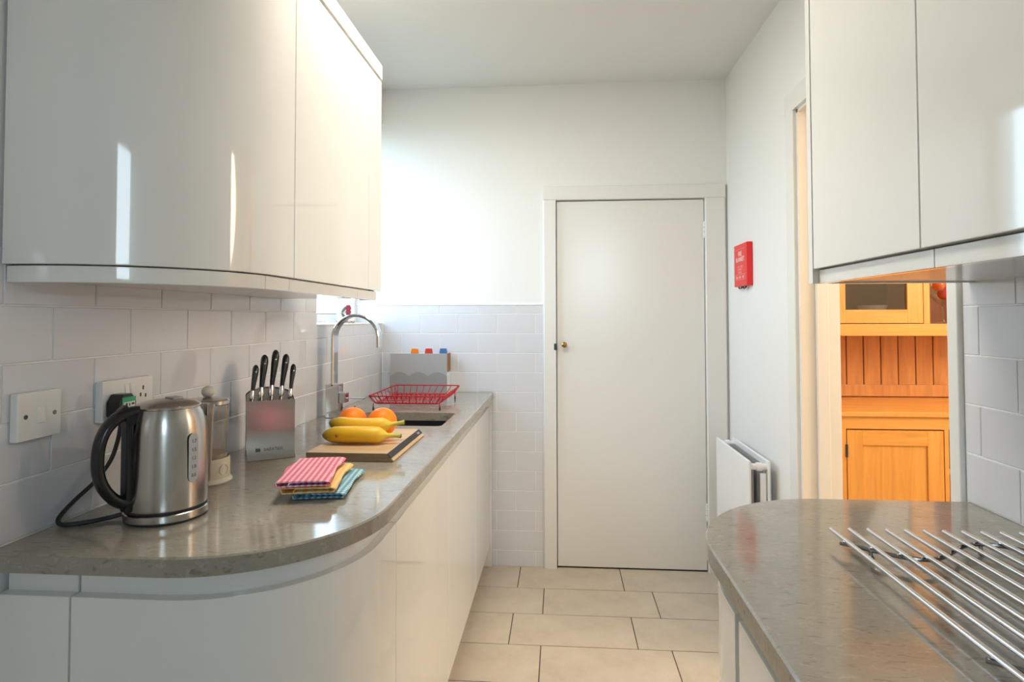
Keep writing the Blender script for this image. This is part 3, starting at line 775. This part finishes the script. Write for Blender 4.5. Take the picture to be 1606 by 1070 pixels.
KN = [(.12, .030, .093, .010, 'slim black handled knife, leftmost in the steel block, with light reflections on its handle', .0085),
      (.31, .036, .119, .010, 'stout black handled knife second from the left in the steel block', .0105),
      (.53, .042, .130, .013, 'tallest black handled knife in the middle of the steel block', .0105),
      (.74, .040, .118, .015, 'black handled knife second from the right in the steel block', .0100),
      (.93, .030, .092, .010, 'small slim black handled knife, rightmost in the steel block', .0080)]
Bm = Matrix.Translation((BO[0], BO[1], ZW)) @ Matrix.Rotation(ba, 4, 'Z')
for fr, dy, h, tilt, lab, hw in KN:
    p = Bm @ Vector((-.062 + .124 * fr, dy, ztop(dy)))
    kn = thing('kitchen_knife', lab, 'knife', p, ba, 'knives in the steel block')
    q = lambda s, b=0: (tilt * s + b, .018 * s, -.003 + h * s)
    G().strap([q(-.55), q(-.02)], [.018, .020], .0016, (0, 1, 0)).build('blade', 'chrome', kn)
    G().tube([q(-.02), q(.05), q(.15), q(.24)], [hw * .62, hw * .8, hw * .72, hw * .62], 12, ry=[hw * .8, hw * 1.05, hw * .95, hw * .85], up=(1, 0, 0)).build('bolster', 'chrome', kn)
    G().tube([q(.23), q(.32), q(.5, .0008), q(.7, .0016), q(.86, .002), q(.95, .0016), q(1.0, .0012)], [hw * .60, hw * .66, hw * .78, hw * .95, hw, hw * .82, hw * .35], 14,
             ry=[hw * .85, hw * .95, hw * 1.1, hw * 1.3, hw * 1.35, hw * 1.1, hw * .45], up=(1, 0, 0)).build('handle', 'knife_handle', kn)
    G().ball(Vector(q(.80, .002)) + Vector((0, -hw * 1.30, 0)), .0024, 6, (1, .4, 1)).build('rivet', 'chrome', kn)

# ================================================================== CHOPPING BOARD AND FRUIT
cb = thing('chopping_board', 'thick light wood chopping board with a dark strip along its sloping right edge', 'chopping board', (-.568, 1.768, ZW))
prof = [(-.122, .0005), (.120, .0005), (.121, .004), (.101, .0235), (-.122, .0235)]
G().prism(prof, -.180, .180, 'y', .0012).build('wood_slab', 'board_wood', cb)
G().prism([(x * .995, z) if i else (x, z) for i, (x, z) in enumerate([(-.1215, .001), (.1195, .001), (.1205, .0042), (.1005, .023), (-.1215, .023)])], -.1812, -.1800, 'y').build('end_grain', 'board_end_grain', cb, label='darker sawn front edge')
sl = Vector((.020, 0, -.0195)).normalized(); nr = Vector((.0195, 0, .020)).normalized()
SM = basis((0, 1, 0), tuple(-sl), tuple(nr), (.108, 0, .0168))
SM = Matrix.Translation((.1085, 0, .0164)) @ Matrix((Vector((0, 1, 0)), -sl, nr)).transposed().to_4x4()
st_ = G().box(-.1805, .1800, -.0085, .0085, -.002, .0012, .0010, mt=SM).build('dark_strip', 'grey_case_dark', cb)
MAT['strip_dark'] = mat('strip_dark', (.03, .032, .036), .55, spec=.25); st_.data.materials[0] = MAT['strip_dark']
G().text('Taste', .0135, SM @ Matrix.Translation((.142, .0, .0014)), .0003).build('lettering', 'gauge_plastic', st_)

def banana(loc, rz, label, tilt, L=.205, sag=.018, rad=.0235):
    o = thing('banana', label, 'banana', loc, rz, 'bananas on the chopping board')
    o.rotation_euler = (tilt, 0, rz)
    N = 26; pts = []; rs = []
    for i in range(N):
        t = i / (N - 1); x = -.105 + .205 * t
        pts.append((x, sag * (1 - (2 * t - 1) ** 2) * -1 + sag * .62, (.004 * math.sin(PI * t))))
        e = .30 + .70 * min(1, t / .17) ** .6
        if t > .78: e = max(.28, 1 - ((t - .78) / .14) ** 1.6 * .72) if t < .92 else .28
        rs.append(max(rad * e, .0035))
    t = bmesh.new(); g = G(); g.tube(pts, rs, 15, up=(0, 0, 1))
    # five soft ridges
    bm = g.bm
    g.build('peel', 'banana_peel', o, 50)
    a, b = Vector(pts[0]), Vector(pts[-1])
    G().ball(a, .0052, 8, (.8, 1, 1)).build('tip', 'banana_tip', o)
    s = (Vector(pts[-1]) - Vector(pts[-3])).normalized()
    st = G().tube([b - s * .004, b + s * .010, b + s * .020], [.0062, .0058, .0070], 10).build('stem', 'banana_stem', o)
    G().tube([b + s * .019, b + s * .023], [.0068, .0052], 10).build('stem_end', 'banana_tip', st)
    return o
b1 = banana((-.584, 1.702, ZW + .0475), math.radians(2), 'lower yellow banana lying at the front of the wooden board', math.radians(-6))
G().ball((-.052, -.0335, .002), .0045, 8, (1.1, .35, 1.1)).build('bruise', 'bruise', b1)
b2 = banana((-.584, 1.7480, ZW + .0690), math.radians(0), 'upper yellow banana resting on top of the other banana', math.radians(30), rad=.0225)
for loc, lab, nv in (((-.644, 1.822, ZW + .0237 + .0436), 'left orange behind the bananas, mostly hidden by them', (.1, .2, .95)), ((-.549, 1.820, ZW + .0237 + .0436), 'right orange on the board, next to the dark strip', (.25, -.45, -.85))):
    o = thing('orange', lab, 'orange', loc, 0, 'oranges on the chopping board')
    g = G().ball((0, 0, 0), .0450, 20, (1, 1, .97))
    g.build('peel', 'orange_peel', o, 60)
    v = Vector(nv).normalized() * .0446
    G().ball(v, .0035, 8).build('navel', 'orange_navel', o)

# ================================================================== FOLDED TEA TOWELS
def towel(loc, rz, label, ma, mi, w, dpt, h, wave):
    o = thing('tea_towel', label, 'tea towel', loc, rz, 'folded tea towels in a stack')
    th = .0030
    def sheet(path, y0, y1, mname, nm, seed):
        rnd = random.Random(seed); t = bmesh.new(); ny = 14; cols = []
        pl = [Vector((p[0], 0, p[1])) for p in path]
        for j in range(ny + 1):
            y = y0 + (y1 - y0) * j / ny; row = []
            for i, p in enumerate(pl):
                u = p.x / w
                dz = wave * (math.sin(u * 5 + j * .35 + seed) * .5 + math.sin(j * .55 + seed * 2) * .5) * min(1, (p.z / h) if h else 1)
                dx = .0035 * math.sin(j * .5 + seed) + .0018 * math.sin(i * .7 + j * .9)
                dy = .003 * math.sin(i * .35 + seed) if j in (0, ny) else 0
                row.append(t.verts.new((p.x + dx, y + dy, max(p.z + dz, .0018))))
            cols.append(row)
        for j in range(ny):
            for i in range(len(pl) - 1): t.faces.new((cols[j][i], cols[j][i + 1], cols[j + 1][i + 1], cols[j + 1][i]))
        bmesh.ops.recalc_face_normals(t, faces=t.faces[:])
        r = bmesh.ops.solidify(t, geom=t.faces[:], thickness=th * .8)
        g = G(); g._add(t)
        return g.build(nm, mname, o, 60)
    a, b = -w / 2, w / 2
    def line(x0, z0, x1, z1, n): return [(x0 + (x1 - x0) * k / n, z0 + (z1 - z0) * k / n) for k in range(n + 1)]
    r = (h - .004) / 2
    lower = line(b - .006, .0022, a + r, .0022, 8)
    loop = [(a + r - r * math.sin(PI * k / 8), .0022 + r - r * math.cos(PI * k / 8)) for k in range(1, 9)]
    upper = line(a + r, h - .0018, b - .010, h - .0018, 9)[1:]
    droop = [(b - .010 + .010 * math.sin(PI * k / 10), h - .0018 - (h * .62) * (1 - math.cos(PI * k / 10)) / 2) for k in range(1, 8)]
    sheet(lower + loop + upper + droop, -dpt / 2, dpt / 2, ma, 'outer_fold', 1)
    z2 = h * .50
    if h > .008:
        inner = line(b - .016, h * .34, a + .030, h * .34, 7) + [(a + .030 - h * .16 * math.sin(PI * k / 6), h * .34 + h * .14 * (1 - math.cos(PI * k / 6))) for k in range(1, 7)] + line(a + .030, h * .62, b - .018, h * .62, 7)[1:]
        sheet(inner, -dpt / 2 + .002, dpt / 2 - .002, mi, 'inner_fold', 2)
    return o
ta = math.atan2(1.457 - 1.251, -.485 + .459) - PI / 2
towel((-.531, 1.353, ZW), ta, 'blue and white checked tea towel at the bottom of the folded stack', 'gingham_blue', 'gingham_blue_inner', .112, .208, .0150, .0003)
towel((-.553, 1.340, ZW + .0150), ta + .05, 'yellow checked tea towel in the middle of the folded stack', 'gingham_yellow', 'gingham_yellow_inner', .114, .214, .0160, .0004)
towel((-.566, 1.334, ZW + .0310), ta + .08, 'pink and white checked tea towel on top of the folded stack', 'gingham_pink', 'gingham_pink_inner', .112, .222, .0150, .0006)

# ================================================================== DISH RACK
dr = thing('dish_rack', 'red wire dish rack with black feet behind the sink', 'dish rack', (-.6475, 2.67, ZW))
def rr(x, y0, y1, z, n=4, r=.02): return [(p[0], p[1], z) for p in fillet([(-x, y0, r), (x, y0, r), (x, y1, r), (-x, y1, r)], n)]
G().tube(rr(.160, -.200, .225, .060), .0027, 8, closed=True).build('rim', 'red_wire', dr)
G().tube(rr(.138, -.182, .140, .028), .0025, 8, closed=True).build('base_frame', 'red_wire', dr)
g = G()
for k in range(19):
    x = -.130 + .260 * k / 18
    g.tube([(x, -.182, .028), (x, .140, .028)], .0014, 5)
for k in range(5):
    y = -.14 + .25 * k / 4
    g.tube([(-.138, y, .026), (.138, y, .026)], .0016, 5)
g.build('base_wires', 'red_wire', dr, kind='stuff')
g = G()
for k in range(10):
    u = -1 + 2 * k / 9
    g.tube([(u * .130, -.182, .028), (u * .134, -.192, .040), (u * .150, -.200, .060)], .0019, 5)
    g.tube([(u * .130, .140, .028), (u * .136, .185, .034), (u * .150, .225, .060)], .0019, 5)
for k in range(8):
    y = -.165 + .29 * k / 7; y2 = -.185 + .395 * k / 7
    for s in (-1, 1): g.tube([(s * .138, y, .028), (s * .146, (y + y2) / 2, .036), (s * .160, y2, .060)], .0019, 5)
g.build('side_wires', 'red_wire', dr, kind='stuff')
g = G()
for k in range(12):
    x = -.12 + .24 * k / 11
    for y in (-.07, .03):
        g.tube([(x, y - .012, .029), (x, y, .046), (x, y + .012, .029)], .0014, 5)
g.build('plate_wires', 'red_wire', dr, kind='stuff')
for sx in (-1, 1):
    for y in (-.180, .185):
        f = G().tube([(sx * .142, y, .030 if y < 0 else .036), (sx * .1425, y, .004)], .0018, 8).build('foot', 'red_wire', dr)
        G().tube([(sx * .1425, y, .0005), (sx * .1425, y, .004), (sx * .1423, y, .016)], [.0040, .0042, .0026], 10).build('foot_cap', 'black_rubber', f)

# ================================================================== BOARD STAND WITH COLOURED BOARDS
bs = thing('board_stand', 'grey upright stand with a wavy front panel against the back wall tiles', 'board stand', (-.728, 3.060, ZW))
G().box(-.154, .146, .003, .074, .0005, .006, .001).box(-.154, .146, .068, .074, .006, .195, .001).build('back_case', 'white_plastic', bs)
G().box(-.154, .146, .0, .006, .0005, .205, .001).build('front_panel', 'grey_case', bs)
wave = [(-.154, .001), (.146, .001)] + [(.146 - .300 * k / 48, .088 + .022 * abs(math.sin(PI * 3 * k / 48)) ** .9) for k in range(49)]
G().prism(wave, -.004, -.0002, 'y').build('wavy_panel', 'grey_case_dark', bs)
G().box(.1455, .1495, -.001, .074, .0005, .110, .0008).build('side_panel', 'white_plastic', bs, label='white lower side')
G().box(.1455, .1495, -.001, .074, .112, .206, .0008).build('side_panel', 'brown_edge', bs, label='brown upper side')
for i, (x, c, nm) in enumerate(((-.028, 'tab_orange', 'orange'), (.042, 'tab_red', 'red'), (.115, 'tab_blue', 'blue'))):
    b = thing('index_board', f'thin chopping board in the grey stand, showing only its {nm} tab', 'chopping board', (-.728, 3.060 + .016 + i * .018, ZW + .0065), 0, 'colour tabbed boards in the grey stand')
    G().box(-.150, .142, -.003, .003, .0005, .196, .001).build('board', 'white_plastic', b)
    G().prism(fillet([(x - .021, .1965), (x + .021, .1965), (x + .017, .223, .003), (x - .017, .223, .003)]), -.004, .004, 'y', .0008).build('tab', c, b)

# ================================================================== FLOWER POT ON THE WINDOW SILL
fpt = thing('flower_ornament', 'white ceramic slab vase with a dark red flower and leaves on the window sill', 'vase', (-1.022, 2.790, WZ0 + .0035), math.radians(-70))
G().box(-.010, .010, -.042, .042, .010, .150, .004).build('slab', 'ceramic_white', fpt)
g = G()
for k in range(5): g.ball((-.002 + .004 * (k % 2), -.034 + .017 * k, .007), .010, 8, (1, 1, .75))
g.build('pebble_foot', 'stone_brown', fpt, kind='stuff')
g = G()
for k in range(5):
    for q in (-1, 1): g.ball((.0112, .0115 + q * (.0035 + .003 * (k % 2)), .044 + k * .0088), .0068, 8, (.35, 1, 1))
g.build('flower', 'petal_red', fpt)
for y, z, a in ((-.0085, .064, .75), (-.0085, .032, -.75)):
    G().ball((0, 0, 0), .0165, 8, (.14, .38, 1.1), mt=Matrix.Translation((.0112, y, z)) @ Matrix.Rotation(-a * .8, 4, 'X')).build('leaf', 'leaf_dark', fpt)
G().tube([(.0110, -.030, .047), (.0112, -.012, .047), (.0112, .006, .053)], .0014, 6).build('twig', 'stone_brown', fpt)

# ================================================================== FIRE BLANKET
fb = thing('fire_blanket_box', 'slim red fire blanket box with white lettering on the right wall', 'fire blanket', (XR, 2.834, 1.436))
G().box(-.0265, -.0006, -.098, .098, 0, .196, .003).build('case', 'red_box', fb)
TF = basis((0, -1, 0), (0, 0, 1), (-1, 0, 0), (-.0266, 0, 0))
g = G().text('FIRE', .030, TF @ Matrix.Translation((-.004, .150, 0)), .0003).text('BLANKET', .030, TF @ Matrix.Translation((-.004, .124, 0)), .0003)
g.build('lettering', 'marking_white', fb)
g = G()
for z, s in ((.090, 'PULL TAPES'), (.077, 'DOWN TO'), (.064, 'RELEASE')): g.text(s, .0145, TF @ Matrix.Translation((-.004, z, 0)), .0003)
for a, b, c, d in ((-.072, .066, .030, .0315), (-.072, .066, .0545, .056), (-.072, -.0705, .030, .056), (.0645, .066, .030, .056), (-.03, -.0288, .030, .056), (.018, .0192, .030, .056), (-.072, .066, .172, .1732)):
    g.box(a, b, c, d, -.0002, .0005, mt=TF)
for x in (-.05, -.005, .042): g.box(x - .012, x + .010, .036, .048, -.0002, .0005, mt=TF)
g.build('small_print', 'marking_pink', fb, kind='stuff')
for y in (-.034, .030):
    G().strap(smooth([(-.010, y, .003), (-.014, y, -.008), (-.020, y + .006, -.010), (-.022, y + .010, -.001)], 4), .020, .0015, (0, 1, 0)).build('pull_tape', 'fabric_tape', fb)

# ================================================================== RADIATOR
ra = thing('radiator', 'white double panel radiator on the right wall beside the back door', 'radiator', (0, 0, 0))
RY0, RY1, RZ0, RZ1 = 2.452, 2.945, .135, .722
for nm, x0, x1 in (('front_panel', .741, .753), ('back_panel', .816, .828)):
    G().box(x0, x1, RY0, RY1, RZ0, RZ1, .005, 3).build(nm, 'radiator_white', ra)
g = G()
for k in range(22):
    y = RY0 + .055 + k * (RY1 - RY0 - .11) / 21
    g.box(.754, .778, y - .001, y + .001, RZ0 + .04, RZ1 - .022).box(.791, .815, y - .001, y + .001, RZ0 + .04, RZ1 - .022)
g.build('fins', 'fin_grey', ra, kind='stuff')
for y in (RY0 + .022, RY1 - .022):
    for z in (RZ0 + .04, RZ1 - .026):
        G().tube([(.752, y, z), (.817, y, z)], .013, 14).tube([(.778, y, z), (.798, y, z)], .017, 14).build('cross_pipe', 'radiator_white', ra)
for y in (RY0 + .012, RY1 - .012):
    G().box(.790, .812, y - .006, y + .006, RZ0 + .03, RZ1 - .05, .002).build('side_plate', 'radiator_white', ra)
for y in (RY0 + .09, RY1 - .09):
    G().box(.828, XR - .0005, y - .012, y + .012, .20, .64, .002).build('bracket', 'radiator_white', ra)
for y in (RY0 + .015, RY1 - .015): G().tube([(.785, y, .001), (.785, y, RZ0 + .035)], .0075, 10).build('pipe', 'radiator_white', ra)

# ================================================================== STEEL POT STAND ON THE RIGHT WORKTOP
ps = thing('trivet_rack', 'chrome bar pot stand with wavy cross wires on the right worktop', 'pot stand', (0, 0, ZW))
NB = 13
for k in range(NB):
    x = .462 + .0307 * k
    o = G().tube([(x, .620, .0235), (x, 1.0755, .0235)], .0038, 12).build('bar', 'rack_steel', ps)
for y0 in (.668, 1.005):
    pts = []
    for i in range(61):
        x = .456 + .39 * i / 60
        pts.append((x, y0 - .036 * math.sin((x - .4875) * 2 * PI / .26), .0165))
    G().tube(pts, .0034, 8).build('wavy_wire', 'dark_steel', ps)
    for i in (5, 34, 56):
        p = pts[i]
        G().tube([(p[0], p[1] - .006, .016), (p[0], p[1] - .008, .006)], .003, 8).ball((p[0], p[1] - .008, .0056), .0052, 8).build('foot', 'dark_steel', ps)

# ================================================================== DRESSER IN THE DINING ROOM
ds = thing('dresser', 'orange wooden dresser seen through the doorway, with boarded back and glazed upper door', 'dresser', (0, 0, 0))
YD, YU, YB = 2.600, 2.780, 3.085
X0, X1 = 1.120, 2.480
W1, W2 = 'dresser_wood_upright', 'dresser_wood_level'
G().box(X0 - .01, X1 + .01, YD - .012, YB + .03, .880, .901, .004).build('top', W2, ds)
G().box(X0, X1, YD, YD + .022, .828, .880, .001).build('apron', W2, ds)
for a, b in ((X0, 1.1835), (1.5715, 1.5885), (1.940, 1.958)):
    G().box(a, b, YD, YD + .022, .05, .828, .001).build('stile', W1, ds)
G().box(X1 - .06, X1, YD, YD + .022, .05, .828, .001).build('stile', W1, ds)
G().box(X0, X1, YD + .002, YD + .02, 0, .05).box(X0, X0 + .02, YD + .022, YB + .02, 0, .88).box(X1 - .02, X1, YD + .022, YB + .02, 0, .88).box(X0 + .02, X1 - .02, YD + .03, YD + .034, .05, .87).build('base_carcass', 'dresser_shaded_wood', ds)
def panel_door(x0, x1, z0, z1, y, inset, nm='door'):
    d = G().box(x0, x0 + inset, y, y + .02, z0, z1, .001).box(x1 - inset, x1, y, y + .02, z0, z1, .001).build(nm, W1, ds)
    for za, zb in ((z1 - inset, z1), (z0, z0 + inset)): G().box(x0 + inset, x1 - inset, y, y + .02, za, zb, .001).build('rail', W2, d)
    G().box(x0 + inset - .002, x1 - inset + .002, y + .007, y + .014, z0 + inset - .002, z1 - inset + .002).build('panel', W1, d)
    return d
pd = panel_door(1.187, 1.568, .06, .823, YD, .062)
G().tube([(1.1845, YD - .002, .712), (1.1845, YD - .002, .764)], .005, 8).build('hinge', 'gasket_dark', pd)
panel_door(1.962, X1 - .064, .06, .823, YD, .062)
for z0, z1 in ((.672, .823), (.46, .645), (.26, .435), (.06, .235)):
    dw = G().box(1.592, 1.937, YD, YD + .02, z0, z1, .002).build('drawer', W2, ds)
    G().lathe([(0, .03), (.012, .028), (.016, .022), (.010, .012), (.008, 0)], n=16, mt=Matrix.Translation((1.765, YD, (z0 + z1) / 2)) @ Matrix.Rotation(PI / 2, 4, 'X')).build('knob', W1, dw)
for a, b in ((.661, .657), (.447, .443)):
    G().box(1.5885, 1.940, YD, YD + .022, b - .009, a + .009, .001).build('drawer_rail', W2, ds)
# boarded back
xb = 1.410; bw = .0817
k = -3
while True:
    a = xb + k * bw; k += 1
    if a > X1 - .03: break
    G().prism([(max(a, X0) + .0022, YB + .018), (max(a, X0) + .0022, YB - .001), (max(a, X0) + .004, YB - .003), (a + bw - .004, YB - .003), (a + bw - .0022, YB - .001), (a + bw - .0022, YB + .018)], .905, 1.30, 'z').build('back_board', 'dresser_board_wood', ds)
G().box(X0, X1, YB + .0185, YB + .024, .90, 2.05).build('back_panel', 'dresser_shaded_wood', ds)
G().box(X0 + .004, X1 - .004, YB - .018, YB - .0035, .905, .962, .002).build('back_rail', 'dresser_board_wood', ds)
# upper part
G().box(X0, X1, YU, YB + .018, 1.209, 1.262, .002).build('shelf', W2, ds)
for x in (X0, X1 - .02): G().box(x, x + .02, YU + .02, YB + .017, .902, 2.02, .001).build('side', W1, ds)
G().box(X0, 1.231, YU, YU + .022, 1.263, 2.0, .001).build('stile', W1, ds)
G().box(1.605, 1.631, YU, YU + .30, 1.263, 2.0, .001).build('stile', W1, ds)
G().box(1.975, 2.0, YU, YU + .30, 1.263, 2.0, .001).build('stile', W1, ds)
G().box(1.631, 1.975, YU + .25, YU + .256, 1.263, 2.0).build('niche_back', 'dresser_shaded_wood', ds)
def glass_door(x0, x1, z0, z1, wl, wr_, wb_):
    d = G().box(x0, x0 + wl, YU, YU + .02, z0, z1, .001).box(x1 - wr_, x1, YU, YU + .02, z0, z1, .001).build('glazed_door', W1, ds)
    for za, zb in ((z0, z0 + wb_), (z1 - wb_, z1)): G().box(x0 + wl, x1 - wr_, YU, YU + .02, za, zb, .001).build('rail', W2, d)
    G().box(x0 + wl - .002, x1 - wr_ + .002, YU + .009, YU + .012, z0 + wb_ - .002, z1 - wb_ + .002).build('pane', 'cabinet_glass', d)
glass_door(1.2335, 1.6025, 1.2655, 1.99, .0385, .066, .060)
glass_door(2.0025, 2.40, 1.2655, 1.99, .066, .0385, .060)
G().box(2.403, X1, YU, YU + .022, 1.263, 2.0, .001).build('stile', W1, ds)
G().box(X0 - .02, X1 + .02, YU - .03, YB + .018, 2.0, 2.05, .006).build('cornice', W2, ds)
bx = thing('bowl', 'pale bowl behind the glazed dresser door', 'bowl', (1.455, 2.92, 1.2625))
G().lathe([(0, .0005), (.03, .0005), (.032, .01), (.055, .05), (.066, .085), (.063, .085), (.05, .05), (.0, .015)], n=28).build('body', 'ceramic_white', bx)
gb = thing('glass_goblet', 'stemmed glass bowl of red and orange balls in the dark dresser niche', 'goblet', (1.748, 2.885, 1.2625))
G().lathe([(0, .0005), (.048, .0005), (.048, .003), (.012, .008), (.007, .02), (.009, .045), (.006, .07), (.011, .082), (.020, .094), (.055, .13), (.072, .18), (.070, .24), (.067, .24), (.069, .18), (.052, .134), (.016, .098), (0, .096)], n=28).build('stemmed_bowl', 'clear_glass', gb)
for i, (x, y, z, c) in enumerate(((0, -.012, .135, 'glass_ball_red'), (-.030, -.025, .175, 'glass_ball_orange'), (.028, -.028, .172, 'glass_ball_orange'), (0, .025, .180, 'glass_ball_red'), (-.005, -.02, .212, 'glass_ball_red'))):
    G().ball((x, y, z), .0265, 10).build('ball', c, gb)
